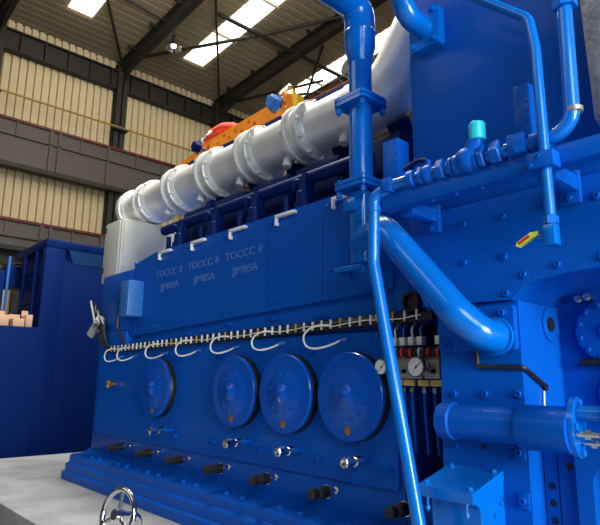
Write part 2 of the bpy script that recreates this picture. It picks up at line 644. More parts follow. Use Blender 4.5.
for i, (yy, w, h, lab) in enumerate(((-0.22, 0.14, 0.13, 'open tan cardboard box on the low blue machine, leftmost of three'),
                                     (-0.05, 0.13, 0.10, 'middle tan cardboard box of three on the low blue machine'),
                                     (0.06, 0.08, 0.15, 'small upright tan box nearest the tall blue enclosure'))):
    t = thing('cardboard_box', lab, 'box', (-6.9, yy, 2.262), 'tan boxes on the machine')
    MB().box(-7.0, -6.8, yy - w / 2, yy + w / 2 - 0.01, 2.262, 2.262 + h, 0.004).build('carton', TAN, t)
    MB().box(-7.0, -6.99, yy - w / 2, yy + w / 2 - 0.01, 2.262 + h, 2.262 + h + 0.06).build('flap', TAN, t)

# ================================================================== ENGINE
PL = 0.93
t = thing('plinth', 'grey concrete foundation plinth under the blue engine', 'plinth', (-2.2, 0.5, 0))
MB().box(-6.2, 0.6, -0.80, 1.9, 0, PL, 0.01).build('block', CONCRETE, t)

eng = thing('diesel_engine', 'long blue diesel engine with round crankcase covers, standing on the concrete plinth', 'engine', (-2.9, 0.5, PL))
PITCH = 0.445
CX = [-1.798, -2.243, -2.688, -3.133, -3.578, -4.023]
MB().box(-3.745, -1.20, 0.02, 1.1, 2.5, 2.64, 0.01).build('crankcase_top', BLUE, eng)
MB().box(-4.72, -1.505, 0.02, 1.1, PL, 2.56, 0.01).build('crankcase', BLUE, eng)
MB().box(-1.505, -1.20, 0.02, 1.1, PL, 1.30, 0.01).build('crankcase_foot', BLUE, eng)
MB().box(-1.505, -1.20, 0.30, 1.1, 1.30, 2.52, 0.0).build('recess_back', NAVY, eng)  # navy colour carries the shade of the recess
# lower cover plate
m = MB()
m.prism(rrect(-4.62, -1.525, 1.283, 1.955, 0.02), 'y', 0.0, 0.03)
m.build('door_plate', BLUE, eng)
# foundation ledge, two steps
m = MB()
m.prism([(0.03, PL + 0.002), (-0.19, PL + 0.002), (-0.19, 0.985), (-0.165, 0.995), (-0.165, 1.045), (-0.135, 1.06), (-0.135, 1.10), (-0.12, 1.115), (-0.02, 1.12), (0.03, 1.15)],
        'x', -4.75, -1.25)
m.build('foundation_ledge', BLUE, eng)
for cx in CX + [-1.353]:
    for dx in (-0.07, 0.07):
        place(HEX, 'foundation_bolt', (cx - 0.30 + dx, -0.095, 1.116), (0, 0, 1), eng, 0.3, 1.35)

# camshaft cover panels, lower edge running slightly down to the left


def panel_bottom(x):
    return 2.14 + 0.040 * (x + 1.55)


xs = [-4.08, -3.745, -3.30, -2.855, -2.41, -1.965, -1.52]
LOGO1 = text_mesh('lettering', 'TOCCC', 0.066, ENGRAVED)
LOGO1B = text_mesh('lettering', 'II', 0.066, ENGRAVED)
LOGO2 = text_mesh('lettering', 'JJMBSA', 0.066, ENGRAVED)
for a, b in zip(xs[:-1], xs[1:]):
    m = MB()
    m.prism([(a + 0.002, panel_bottom(a)), (b - 0.002, panel_bottom(b)), (b - 0.002, 2.655), (a + 0.002, 2.655 if a > -4 else 2.605)], 'y', -0.012, 0.03)
    pn = m.build('cover_panel', BLUE, eng)
    w = b - a
    for fx in ((0.5,)):
        for zz in (2.61, panel_bottom(a + w / 2) + 0.035):
            for dd in (-0.035, 0.035):
                place(HEX, 'bolt', (a + fx * w + dd - w * 0.35, -0.012, zz), (0, -1, 0), pn, 0, 0.8)
    if -3.8 < a < -2.5:
        place(LOGO1, 'lettering', (a + w * 0.5 - 0.045, -0.0125, 2.475), (0, -1, 0), pn)
        place(LOGO1B, 'lettering', (a + w * 0.5 + 0.155, -0.0125, 2.475), (0, -1, 0), pn)
        place(LOGO2, 'lettering', (a + w * 0.5 + 0.01, -0.0125, 2.375), (0, -1, 0), pn)
for o in list(eng.children):
    for c in o.children:
        if c.name.startswith('lettering'):
            c.rotation_mode = 'XYZ'
            c.rotation_euler = (pi / 2, 0, 0)
            c.scale = (1.28, 1, 1)
# end panel (left) and its lower plate
MB().box(-4.66, -4.09, -0.01, 0.03, 2.09, 2.575, 0.004).build('end_panel', BLUE, eng)
MB().box(-4.60, -4.10, -0.03, 0.03, 1.97, 2.085, 0.004).build('end_ledge', BLUE, eng)
# little plugs and bosses between the seam and the cable duct
PLUG = MB().lathe((0, 0, 0), (0, 0, 1), [(0, 0.02), (0.006, 0.02), (0.008, 0.013), (0.02, 0.012), (0.022, 0.008)], 16).mesh('plug', BLUE)
for p in ((-1.96, 2.05), (-2.375, 2.066), (-2.80, 2.06), (-3.25, 2.02), (-3.7, 2.0), (-2.845, 1.873), (-2.431, 1.89), (-1.995, 1.87),
          (-1.62, 1.93), (-3.30, 1.87), (-2.883, 1.362), (-2.437, 1.36), (-1.993, 1.358), (-1.57, 1.356), (-3.33, 1.36), (-3.77, 1.36)):
    place(PLUG, 'plug', (p[0], 0.02 if p[1] > 1.96 else 0.0, p[1]), (0, -1, 0), eng)
    place(PLUG, 'plug', (p[0] - 0.05, 0.02 if p[1] > 1.96 else 0.0, p[1]), (0, -1, 0), eng, 0, 0.7)

# round crankcase covers: positions 1, 2, 3 and 5 from the near end
DISC = MB().lathe((0, 0, 0.042), (0, 0, 1), [(0, 0.190), (0.0, 0.197), (0.016, 0.199), (0.021, 0.195), (0.022, 0.15), (0.024, 0.112),
                                              (0.030, 0.10), (0.032, 0.06), (0.040, 0.035), (0.052, 0.024), (0.056, 0.012), (0.056, 0)], 56).mesh('inspection_cover', COVERBLUE)
SEAL = MB().lathe((0, 0, 0), (0, 0, 1), [(0, 0.197), (0.008, 0.200), (0.03, 0.200), (0.042, 0.194)], 56).mesh('rubber_seal', BLACK)
SPR = MB().box(-0.012, 0.012, -0.006, 0.006, 0.0, 0.008, 0.002).mesh('clip', BLUE)
BDG = MB().lathe((0, 0, 0), (0, 0, 1), [(0, 0.019), (0.003, 0.019), (0.004, 0.016)], 24).mesh('badge', BADGE)
for i, cx in enumerate((CX[0], CX[1], CX[2], CX[4] - 0.03)):
    cz = 1.664
    cx += 0.046
    pn = place(DISC, 'inspection_cover', (cx, 0, cz), (0, -1, 0), eng)
    pn.rotation_mode = 'XYZ'
    pn.rotation_euler = (pi / 2, 0, 0)

    def kid(me, name, loc, rz=0.0):
        o = bpy.data.objects.new(name, me)
        C.objects.link(o)
        o.parent = pn
        o.location = loc
        o.rotation_euler = (0, 0, rz)
    kid(SEAL, 'rubber_seal', (0, 0, 0))
    for k in range(12):
        a = 2 * pi * k / 12 + 0.26
        kid(SPR, 'clip', (0.100 * cos(a), 0.100 * sin(a), 0.066), 0)
    kid(BDG, 'badge', (0.0, -0.150, 0.064))

# indicator cocks under the covers (bright) and relief valves on the bed (black)
SPIG = MB().lathe((0, 0, 0), (0, 0, 1), [(0, 0.016), (0.02, 0.016), (0.02, 0.011), (0.045, 0.011), (0.045, 0.020), (0.085, 0.020)], 16)
SPIG = SPIG.mesh('cock_stem', BLUE)
SP2 = MB().lathe((0, 0, 0.05), (0, 0, 1), [(0, 0.022), (0.035, 0.022), (0.035, 0.018), (0.06, 0.018), (0.06, 0.025), (0.10, 0.025), (0.105, 0.021), (0.105, 0.012), (0.09, 0.012), (0.09, 0)], 8).mesh('hose_coupling', CHROME)
for cx in (-1.682, -2.115, -2.545, -3.39):
    a = place(SPIG, 'indicator_cock', (cx, 0, 1.394), (0, -1, 0), eng)
    o = bpy.data.objects.new('coupling', SP2)
    C.objects.link(o)
    o.parent = a
    o.location = (0, 0, 0.015)
RSTEM = MB().lathe((0, 0, 0), (0, 0, 1), [(0, 0.016), (0.015, 0.016), (0.015, 0.009), (0.07, 0.009)], 14).mesh('valve_stem', STEEL)
RBODY = MB().lathe((0, 0, 0.07), (0, 0, 1), [(0, 0.02), (0.0, 0.027), (0.045, 0.026), (0.048, 0.022), (0.052, 0.026), (0.06, 0.026), (0.065, 0.02), (0.07, 0.024), (0.105, 0.024), (0.11, 0.018)], 18).mesh('valve_knob', BLACK)
RRING = MB().lathe((0, 0, 0.062), (0, 0, 1), [(0, 0.022), (0, 0.030), (0.009, 0.030), (0.009, 0.022)], 18).mesh('collar', CHROME)
for cx in (-3.992, -3.572, -3.174, -2.743, -2.325, -1.894, -1.456):
    a = place(RSTEM, 'relief_valve', (cx, 0.02, 1.236), (0, -1, 0), eng)
    for me, nm in ((RBODY, 'black_knob'), (RRING, 'collar')):
        o = bpy.data.objects.new(nm, me)
        C.objects.link(o)
        o.parent = a
MB().lathe((-4.30, 0.0, 1.676), (0, -1, 0), [(0, 0.014), (0.02, 0.014), (0.03, 0.028), (0.06, 0.032), (0.075, 0.02), (0.078, 0)], 20).build('brass_knob', BRASS, eng)

# cylinder heads, fuel rail and injection pumps; shade of the exhaust pipe put into their navy
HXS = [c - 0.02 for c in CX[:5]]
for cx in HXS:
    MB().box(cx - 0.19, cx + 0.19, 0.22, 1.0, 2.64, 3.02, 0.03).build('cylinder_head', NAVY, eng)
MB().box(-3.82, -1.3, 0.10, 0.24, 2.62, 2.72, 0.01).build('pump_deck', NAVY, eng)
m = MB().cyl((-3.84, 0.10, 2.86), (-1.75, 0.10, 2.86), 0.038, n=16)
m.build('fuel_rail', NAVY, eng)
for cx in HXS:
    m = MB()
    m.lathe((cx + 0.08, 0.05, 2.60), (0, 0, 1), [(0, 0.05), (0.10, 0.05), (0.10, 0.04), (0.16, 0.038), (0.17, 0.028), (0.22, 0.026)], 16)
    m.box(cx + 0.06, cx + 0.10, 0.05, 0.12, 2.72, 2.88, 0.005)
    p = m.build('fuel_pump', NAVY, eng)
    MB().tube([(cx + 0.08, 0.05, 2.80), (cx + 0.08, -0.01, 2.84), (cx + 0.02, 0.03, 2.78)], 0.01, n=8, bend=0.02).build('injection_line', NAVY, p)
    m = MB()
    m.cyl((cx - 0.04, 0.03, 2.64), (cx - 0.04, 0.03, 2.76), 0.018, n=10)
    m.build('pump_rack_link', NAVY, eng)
    # bare metal angle under each pump
    m = MB()
    m.box(cx - 0.06, cx + 0.10, -0.04, -0.013, 2.625, 2.640, 0.001)
    m.box(cx - 0.06, cx - 0.050, -0.04, -0.013, 2.580, 2.63, 0.001)
    m.build('angle_bracket', WHITE, eng)

# recess at the near end of the crankcase
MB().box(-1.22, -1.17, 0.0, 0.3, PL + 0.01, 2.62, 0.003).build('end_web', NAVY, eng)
MB().box(-1.52, -1.22, 0.0, 0.30, 1.985, 2.52, 0.004).build('recess_header', BLUE, eng)
m = MB().lathe((-1.42, 0.0, 2.07), (0, -1, 0), [(0, 0.045), (0.03, 0.045), (0.03, 0.036), (0.012, 0.034), (0.012, 0)], 8)
m.build('black_plug', BLACK, eng)
for p in ((-1.395, 2.02), (-1.38, 2.11), (-1.33, 2.04)):
    place(PLUG, 'plug', (p[0] + 0.06, 0.0, p[1]), (0, -1, 0), eng)

# ------------------------------------------------------------------ cable duct with comb clips and white loops


def duct_z(x):
    return 2.006 + 0.020 * (x + 1.5)


t = thing('cable_duct', 'narrow black cable duct with pale comb clips along the engine side', 'cable duct', (-2.9, 0, 1.95))
m = MB()
L, Rr = -4.42, -1.31
v = []
for xx in (L, Rr):
    for yy, dz in ((0.0, -0.026), (-0.032, -0.026), (-0.032, 0.006), (0.0, 0.030)):
        v.append(m.bm.verts.new((xx, yy, duct_z(xx) + dz)))
m.bm.faces.new(v[0:4]); m.bm.faces.new(v[4:8])
for k in range(4):
    m.bm.faces.new((v[k], v[(k + 1) % 4], v[4 + (k + 1) % 4], v[4 + k]))
m.build('channel', BLACK, t)
n = 48
for k in range(n):
    xx = -4.38 + (k + 0.5) * 3.03 / n
    z = duct_z(xx)
    MB().box(xx - 0.0035, xx + 0.0035, -0.040, -0.030, z - 0.020, z + 0.024).build('clip', WHITE if k % 5 else GOLDLABEL, t)
m = MB()
pts = [(-4.36 + k * 0.1, -0.038, duct_z(-4.36 + k * 0.1) - 0.004 + 0.006 * sin(k * 1.7)) for k in range(31)]
m.tube(pts, 0.0025, n=6)
m.build('cable', WHITE, t)
MB().box(-1.60, -1.555, -0.045, -0.032, 1.995, 2.028, 0.003).build('gold_label', GOLDLABEL, t)

LOOPS = [(-4.35, 'white cable loop at the far left end of the black duct'),
         (-4.12, 'second white cable loop from the far left end of the black duct'),
         (-3.66, 'white cable loop above the farthest round cover'),
         (-3.24, 'white cable loop in the gap right of the farthest round cover'),
         (-2.83, 'white cable loop left of the second round cover'),
         (-2.42, 'white cable loop between the second and third round covers'),
         (-1.99, 'largest white cable loop, above the nearest round cover')]
for i, (x0, lab) in enumerate(LOOPS):
    s = 1.0 if i < 6 else 1.15
    zt = duct_z(x0) - 0.01
    pts = [(x0 + 0.10, -0.036, zt + 0.008), (x0 + 0.04, -0.05, zt + 0.010), (x0 - 0.02, -0.06, zt - 0.004), (x0 - 0.052 * s, -0.062, zt - 0.04),
           (x0 - 0.04 * s, -0.058, zt - 0.075 * s), (x0 + 0.01, -0.05, zt - 0.088 * s), (x0 + 0.07 * s, -0.03, zt - 0.078 * s), (x0 + 0.125 * s, -0.012, zt - 0.058 * s)]
    # smooth the polyline
    sm = []
    for a in range(len(pts) - 1):
        P = [Vector(pts[max(0, min(len(pts) - 1, a + q))]) for q in (-1, 0, 1, 2)]
        for q in range(5):
            u = q / 5
            sm.append(0.5 * ((2 * P[1]) + (-P[0] + P[2]) * u + (2 * P[0] - 5 * P[1] + 4 * P[2] - P[3]) * u * u + (-P[0] + 3 * P[1] - 3 * P[2] + P[3]) * u ** 3))
    sm.append(Vector(pts[-1]))
    t = thing('cable_loop', lab, 'cable', pts[-1], 'white cable loops under the duct')
    MB().tube(sm, 0.0052, n=8).build('cable', WHITE, t)
    MB().cyl(pts[-1], (pts[-1][0] + 0.035, 0.0, pts[-1][2] + 0.008), 0.009, n=10).build('plug', LIGHTBLUE, t)

# ------------------------------------------------------------------ silver exhaust pipe
EY, EZ, ER = 0.40, 3.335, 0.164
t = thing('exhaust_pipe', 'large silver exhaust pipe with bolted flanges along the top of the engine', 'pipe', (-3.3, EY, EZ))
FX = [-4.62, -4.09, -3.56, -3.03, -2.50]
ends = [-5.0] + FX + [-2.02]
for a, b in zip(ends[:-1], ends[1:]):
    MB().lathe((a, EY, EZ), (1, 0, 0), [(0, ER * 0.9), (0.02, ER), (b - a - 0.02, ER), (b - a, ER * 0.9)], 40).build('pipe_section', SILVER, t)
FL = MB().lathe((0, 0, 0), (0, 0, 1), [(0, 0.16), (0, 0.200), (0.003, 0.204), (0.026, 0.204), (0.029, 0.200), (0.031, 0.19), (0.05, 0.176), (0.06, 0.165)], 48).mesh('flange', SILVER)
HS = hex_mesh('bolt', SILVER, 0.013, 0.016, 0.015)
for fx in FX:
    for sgn in (-1, 1):
        f = place(FL, 'flange', (fx + sgn * 0.042, EY, EZ), (sgn, 0, 0), t)
        for k in range(10):
            a = 2 * pi * k / 10 + 0.2
            o = bpy.data.objects.new('bolt', HS)
            C.objects.link(o)
            o.parent = f
            o.location = (0.190 * cos(a), 0.190 * sin(a), 0.030)
    MB().lathe((fx - 0.042, EY, EZ), (1, 0, 0), [(0, 0.16), (0.0, 0.186), (0.036, 0.186), (0.036, 0.192), (0.048, 0.192), (0.048, 0.186), (0.084, 0.186), (0.084, 0.16)], 40).build('gasket', SILVER, t)
f = place(FL, 'flange', (-4.985, EY, EZ), (1, 0, 0), t)
MB().lathe((-5.005, EY, EZ), (1, 0, 0), [(-0.02, 0), (-0.02, 0.200), (0.02, 0.200), (0.02, 0)], 48).build('end_cap', SILVER, t)
for bx in (-4.75, -4.24, -3.72, -3.19, -2.66, -2.14):
    # threaded bosses low on the near side
    d = Vector((0, -0.30, -0.95)).normalized()
    p0 = Vector((bx, EY, EZ)) + d * 0.15
    MB().cyl(p0, p0 + d * 0.07, 0.030, n=14, chamfer=0.004).build('boss_plug', WHITE, t)
# elbow rising at the near end
m = MB()
arc = [(-2.07, EY, EZ), (-2.0, EY, EZ)]
Rb = 0.36
for k in range(1, 11):
    a = RAD(55) * k / 10
    arc.append((-2.0 + Rb * sin(a), EY, EZ + Rb * (1 - cos(a))))
arc += [(arc[-1][0] + 0.75 * cos(RAD(55)), EY, arc[-1][2] + 0.75 * sin(RAD(55)))]
m.tube(arc, 0.173, n=36)
m.build('elbow', SILVER, t)
m = MB()
m.lathe((-1.93, 0.25, 3.47), (-0.2, -1, 0.1), [(-0.05, 0.05), (0.09, 0.05), (0.10, 0.045), (0.10, 0)], 20)
m.build('sensor_stub', GREYMETAL, t)
for cx in HXS:
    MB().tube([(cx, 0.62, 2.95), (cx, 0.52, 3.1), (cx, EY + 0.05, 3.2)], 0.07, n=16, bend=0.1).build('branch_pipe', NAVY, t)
# dark blue long beam behind the exhaust pipe
t = thing('service_rail', 'dark blue rail behind the silver exhaust pipe under the orange lifting bar', 'rail', (-3.4, 1.0, 2.6))
MB().box(-5.0, -1.35, 0.97, 1.05, 3.92, 4.015, 0.006).build('rail', CASEBLUE, t)
for xx in (-4.6, -3.2, -1.8):
    MB().box(xx - 0.04, xx + 0.04, 0.98, 1.04, 2.64, 3.92, 0.004).build('post', CASEBLUE, t)

# orange lifting bar with holes
t = thing('lifting_bar', 'orange steel lifting bar with a row of holes above the silver pipe', 'lifting bar', (-4.2, 1.0, 4.0))
holes = [circle2(xx, zz, 0.021, 14) for xx, zz in ((-4.484, 4.06), (-4.282, 4.063), (-4.077, 4.068), (-3.875, 4.072), (-4.66, 4.075), (-4.18, 4.10), (-3.97, 4.12), (-4.38, 4.12))]
holes += [circle2(-3.46, 4.12, 0.03, 16)]
m = MB()
m.prism([(-5.32, 4.02), (-3.40, 4.02), (-3.33, 4.05), (-3.345, 4.15), (-3.42, 4.20), (-3.60, 4.21), (-3.70, 4.18), (-4.75, 4.15), (-4.95, 4.10), (-5.32, 4.05)], 'y', 0.98, 1.04, holes)
m.build('bar', ORANGE, t)
MB().prism([(-3.42, 4.02), (-3.28, 4.05), (-3.285, 4.15), (-3.43, 4.205)], 'y', 0.985, 1.06).build('yellow_tip', YELLOW, t)
for i, (sx, sz, lab) in enumerate(((-4.70, 4.065, 'steel shackle with blue pin at the far end of the orange bar'),
                                   (-3.46, 4.09, 'steel shackle with blue pin at the near end of the orange bar'))):
    s = thing('shackle', lab, 'shackle', (sx, 0.97, sz), 'shackles on the lifting bar')
    k = 1.0 if i else 0.85
    MB().lathe((sx, 1.07, sz), (0, -1, 0), [(0, 0.02), (0.17, 0.02), (0.17, 0.088 * k), (0.185, 0.088 * k), (0.185, 0.03)], 20).build('pin', STEEL, s)
    MB().lathe((sx, 0.89, sz), (0, -1, 0), [(0, 0.066 * k), (0.065 * k, 0.066 * k), (0.075 * k, 0.05 * k)], 6).build('nut', LIGHTBLUE if i else CASEBLUE, s)
    MB().tube([(sx, 0.93, sz), (sx + 0.02, 0.93, sz + 0.11), (sx + 0.10, 1.0, sz + 0.20), (sx + 0.02, 1.09, sz + 0.11), (sx, 1.09, sz)], 0.019, n=10, bend=0.05).build('bow', STEEL, s)
t = thing('sling', 'red webbing sling lying in an arc over the far part of the orange bar', 'sling', (-4.5, 1.0, 4.2))
pts = [(-4.78, 1.02, 4.20), (-4.66, 1.04, 4.25), (-4.5, 1.06, 4.27), (-4.36, 1.08, 4.23), (-4.26, 1.09, 4.16)]
MB().tube(pts, 0.055, n=14, bend=0.12).build('webbing', REDSLING, t)
t = thing('sling', 'red webbing sling bundled at the near shackle of the orange bar', 'sling', (-3.6, 1.0, 4.25))
MB().tube([(-3.78, 1.1, 4.14), (-3.66, 1.08, 4.24), (-3.54, 1.06, 4.26), (-3.46, 1.06, 4.20)], 0.04, n=14, bend=0.08).build('webbing', REDSLING, t)

# ------------------------------------------------------------------ pale control cabinet and small boxes at the far end
t = thing('control_cabinet', 'pale grey steel control cabinet behind the far end of the engine', 'cabinet', (-4.75, 0.4, 2.562))
MB().box(-4.96, -4.62, 0.10, 0.85, 2.562, 3.13, 0.008).build('body', WHITEBOX, t)
d = MB().box(-4.94, -4.64, 0.085, 0.10, 2.57, 3.11, 0.004).build('door', WHITEBOX, t)
for zz in (2.68, 3.06):
    MB().box(-4.93, -4.905, 0.07, 0.086, zz - 0.025, zz + 0.025, 0.004).build('hinge', BLACK, d)
MB().box(-4.62, -4.61, 0.12, 0.83, 2.57, 3.11, 0.003).build('side_panel', WHITEBOX, t)

t = thing('junction_box', 'small lighter blue junction box on the far end of the engine side', 'box', (-4.0, -0.05, 2.3))
MB().box(-4.15, -4.04, -0.10, -0.01, 2.19, 2.445, 0.006).build('back_box', BLUE, t)
MB().box(-4.04, -3.90, -0.135, -0.01, 2.18, 2.45, 0.006).build('lid', LIGHTBLUE, t)
for zz in (2.23, 2.29, 2.35, 2.41):
    MB().cyl((-4.07, -0.10, zz), (-4.07, -0.13, zz), 0.012, n=8).build('cable_gland', BLACK, t)
MB().tube([(-4.07, -0.12, 2.23), (-4.08, -0.12, 2.1), (-4.02, -0.08, 1.97)], 0.012, n=8, bend=0.05).build('cable', BLACK, t)

t = thing('cable_bundle', 'bundle of black cables dropping at the far end of the engine', 'cables', (-4.6, -0.02, 2.1))
for k in range(6):
    o = 0.022 * k
    MB().tube([(-4.70 + o, -0.05 - 0.01 * (k % 3), 2.34 - 0.02 * k), (-4.60 + o, -0.05, 2.15), (-4.50 + o * 0.6, -0.06, 2.02 + 0.006 * k), (-4.38, -0.05, 1.945 + 0.004 * k)], 0.0125, n=8, bend=0.06).build('cable', BLACK, t)
for k in range(5):
    a = k / 5
    MB().cyl((-4.69 + a * 0.22, -0.085, 2.33 - a * 0.28), (-4.675 + a * 0.22, -0.09, 2.31 - a * 0.28), 0.012, n=8).build('clip', STEEL, t)
t = thing('corrugated_hose', 'pale corrugated hose below the black cables at the far engine end', 'hose', (-4.9, -0.1, 2.1))
m = MB()
p0, p1 = Vector((-4.74, -0.05, 2.08)), Vector((-4.55, -0.06, 2.20))
prof = []
for k in range(12):
    prof += [(k * 0.02, 0.028), (k * 0.02 + 0.01, 0.036)]
m.lathe(p0, p1 - p0, prof, 20)
m.build('hose', LAGGING, t)
t = thing('flat_strap', 'thin grey steel strap leaning at the far engine end', 'strap', (-4.9, -0.1, 2.2))
MB().cyl((-4.68, -0.1, 2.36), (-4.53, -0.11, 2.16), 0.010, n=8).build('strap', GREYMETAL, t)

# ------------------------------------------------------------------ charge air cooler housing and end frame
t = thing('cooler_housing', 'big smooth dark blue cooler housing above the beam at the near end', 'housing', (-0.5, 0.2, 2.37))
MB().box(-1.262, 0.45, -0.20, 1.0, 2.372, 3.9, 0.012).build('casing', BLUE, t)

fr = thing('end_frame', 'blue cast end frame with an arched opening at the near end of the engine', 'frame', (-0.6, 0.0, PL))
arch = [(-0.860, 2.020), (-0.835, 2.042), (-0.80, 2.058), (-0.754, 2.068), (-0.68, 2.076), (-0.597, 2.079), (-0.45, 2.079), (0.45, 2.079)]
m = MB()
m.prism([(-1.262, 2.37), (-1.255, 2.10), (-1.215, 2.012), (-0.875, 2.008)] + arch[0:1] + arch[1:] + [(0.45, 2.37)], 'y', -0.215, 0.30)
m.build('end_plate', BLUE, fr)
m = MB()
m.prism([(-1.185, PL + 0.004), (-0.862, PL + 0.004), (-0.862, 2.006), (-1.165, 2.006)], 'y', -0.195, 0.30)
col = m.build('column', BLUE, fr)
MB().lathe((-0.862, 0.035, 1.941), (1, 0, 0), [(0, 0.062), (0.006, 0.062), (0.008, 0.058), (0.008, 0.0)], 28).build('round_boss', BLUE, col)
MB().lathe((-0.853, 0.022, 1.940), (1, 0, 0), [(0, 0.026), (0.004, 0.026), (0.004, 0.0)], 20).build('dark_hole', BLACK, col)
# pipe flange plate on the column
fp = MB().prism(rrect(-1.155, -0.868, 1.842, 1.992, 0.012), 'y', -0.222, -0.195).build('flange_plate', BLUE, fr)
for p in ((-0.905, 1.966), (-0.905, 1.866), (-1.12, 1.966), (-1.12, 1.866)):
    place(SOCK, 'socket_bolt', (p[0], -0.222, p[1]), (0, -1, 0), fp, 0, 0.95)
for p in ((-1.035, 2.299), (-0.884, 2.298), (-0.887, 2.156), (-1.039, 2.157), (-0.825, 2.086), (-0.713, 2.104), (-0.889, 2.03), (-0.58, 2.11), (-0.73, 2.299), (-0.58, 2.299)):
    place(SOCK, 'socket_bolt', (p[0], -0.215, p[1]), (0, -1, 0), fr, 0, 0.85)
for p in ((-1.117, 1.695), (-0.997, 1.698), (-0.88, 1.702), (-1.122, 1.521)):
    place(SOCK, 'socket_bolt', (p[0], -0.195, p[1]), (0, -1, 0), fr, 0, 0.95)
for p in ((-0.885, 1.522), (-0.882, 1.376)):
    b = MB().box(p[0] - 0.022, p[0] + 0.018, -0.203, -0.195, p[1] - 0.026, p[1] + 0.026, 0.004).build('bolt_pad', BLUE, fr)
    place(SOCK, 'socket_bolt', (p[0] - 0.002, -0.203, p[1]), (0, -1, 0), b, 0, 0.95)
MB().lathe((-1.011, -0.195, 1.525), (0, -1, 0), [(0, 0.008), (0.003, 0.008), (0.003, 0)], 12).build('plug_hole', BLACK, fr)
# back plate of the arch with two round bolted covers
MB().box(-0.87, 0.45, 0.115, 0.30, PL + 0.004, 2.07).build('arch_back_plate', BLUE, fr)
for (cx, cz, r, nb) in ((-0.692, 1.915, 0.108, 12), (-0.645, 1.70, 0.095, 10)):
    c = MB().lathe((cx, 0.115, cz), (0, -1, 0), [(0, r), (0.02, r), (0.023, r - 0.004), (0.023, 0.03), (0.03, 0.025), (0.03, 0)], 40).build('round_cover', BLUE, fr)
    for k in range(nb):
        a = 2 * pi * k / nb + 0.25
        place(HEX, 'bolt', (cx + (r - 0.017) * cos(a), 0.092, cz + (r - 0.017) * sin(a)), (0, -1, 0), c, 0, 0.75)
m = MB()
m.lathe((-0.775, 0.115, 2.03), (0, -1, 0), [(0, 0.014), (0.03, 0.014), (0.03, 0.009), (0.05, 0.009)], 8)
m.lathe((-0.745, 0.115, 2.035), (0, -1, 0), [(0, 0.014), (0.03, 0.014), (0.03, 0.009), (0.05, 0.009)], 8)
m.build('pipe_stub', STEEL, fr)
MB().cyl((-0.79, 0.09, 1.808), (-0.5, 0.09, 1.808), 0.012, n=10).build('black_rod', BLACK, fr)
# drilled mounting strips and base frame right of the column
for (x0, x1, holes) in ((-0.858, -0.816, [(-0.846, 1.416), (-0.845, 1.364), (-0.844, 1.312), (-0.843, 1.26)]), (-0.812, -0.752, [(-0.785, 1.482), (-0.785, 1.2)])):
    m = MB()
    m.prism([(x0, PL + 0.004), (x1, PL + 0.004), (x1, 1.545), (x0, 1.545)], 'y', -0.10, 0.10)
    s = m.build('mounting_strip', BLUE, fr)
    for hx, hz in holes:
        MB().lathe((hx + 0.01, -0.1005, hz), (0, -1, 0), [(0, 0.011), (0.001, 0.011), (0.001, 0)], 16).build('hole', BLACK, s)
m = MB()
m.prism(rrect(-0.748, 0.4, PL + 0.004, 1.565, 0.02), 'y', -0.13, 0.10, [list(reversed(rrect(-0.70, 0.2, 1.05, 1.50, 0.06)))])
bf = m.build('base_frame', BLUE, fr)
MB().box(-0.72, 0.3, 0.08, 0.11, 1.0, 1.54).build('opening_shade_panel', BLACK, bf)  # black panel puts shade inside the frame's opening

# thin black line across the column
t = thing('black_line', 'short black line running across the blue column below the flange', 'cable', (-0.95, -0.2, 1.79))
MB().tube([(-1.022, -0.203, 1.86), (-1.018, -0.203, 1.789), (-0.853, -0.203, 1.786), (-0.850, -0.06, 1.727), (-0.852, -0.055, 1.712)], 0.008, n=8, bend=0.012).build('cable', BLACK, t)
MB().tube([(-0.857, -0.06, 1.712), (-0.857, -0.066, 1.66)], 0.003, n=6).build('white_end', WHITE, t)

# ------------------------------------------------------------------ big diagonal pipe
t = thing('diagonal_pipe', 'thick blue pipe slanting down to the flange plate on the end frame', 'pipe', (-1.1, -0.33, 2.1))
MB().tube([(-1.60, -0.13, 2.345), (-1.315, -0.33, 2.318), (-1.01, -0.335, 1.965), (-0.95, -0.29, 1.895), (-0.935, -0.222, 1.888)], 0.056, n=28, bend=0.10).build('pipe', PIPEBLUE, t)
MB().lathe((-0.935, -0.232, 1.888), (0, 1, 0), [(0, 0.058), (0, 0.064), (0.009, 0.066), (0.010, 0.05)], 28).build('weld_ring', PIPEBLUE, t)

# ------------------------------------------------------------------ horizontal oil tube with end flange
t = thing('oil_tube', 'thick blue horizontal tube with stepped end across the lower end frame', 'pipe', (-0.9, -0.27, 1.607))
MB().lathe((-1.128, -0.262, 1.607), (1, 0, 0), [(0, 0.052), (0.004, 0.060), (0.05, 0.062), (0.056, 0.056), (0.285, 0.056), (0.29, 0.05)], 36).build('tube', BLUE, t)
MB().lathe((-0.845, -0.265, 1.605), (1, 0, 0), [(0, 0.05), (0.003, 0.064), (0.012, 0.067), (0.157, 0.067)], 36).build('sleeve', BLUE, t)
ov = []
for k in range(36):
    a = 2 * pi * k / 36
    ov.append((-0.265 + 0.052 * cos(a), 1.615 + (0.066 + 0.02 * abs(sin(a)) ** 3) * sin(a)))
f = MB().prism(ov, 'x', -0.688, -0.672).build('flange', PIPEBLUE, t)
for p in ((-0.265, 1.685), (-0.265, 1.545), (-0.302, 1.62), (-0.228, 1.60)):
    place(HEXP, 'bolt', (-0.672, p[0], p[1]), (1, 0, 0), f, 0, 0.9)
s = MB().tube([(-0.672, -0.265, 1.655), (-0.35, -0.265, 1.655)], 0.024, n=18).build('outlet_pipe', PIPEBLUE, t)
MB().lathe((-0.60, -0.265, 1.655), (1, 0, 0), [(0, 0.02), (0, 0.029), (0.012, 0.029), (0.012, 0.02)], 20).build('ring', PIPEBLUE, s)
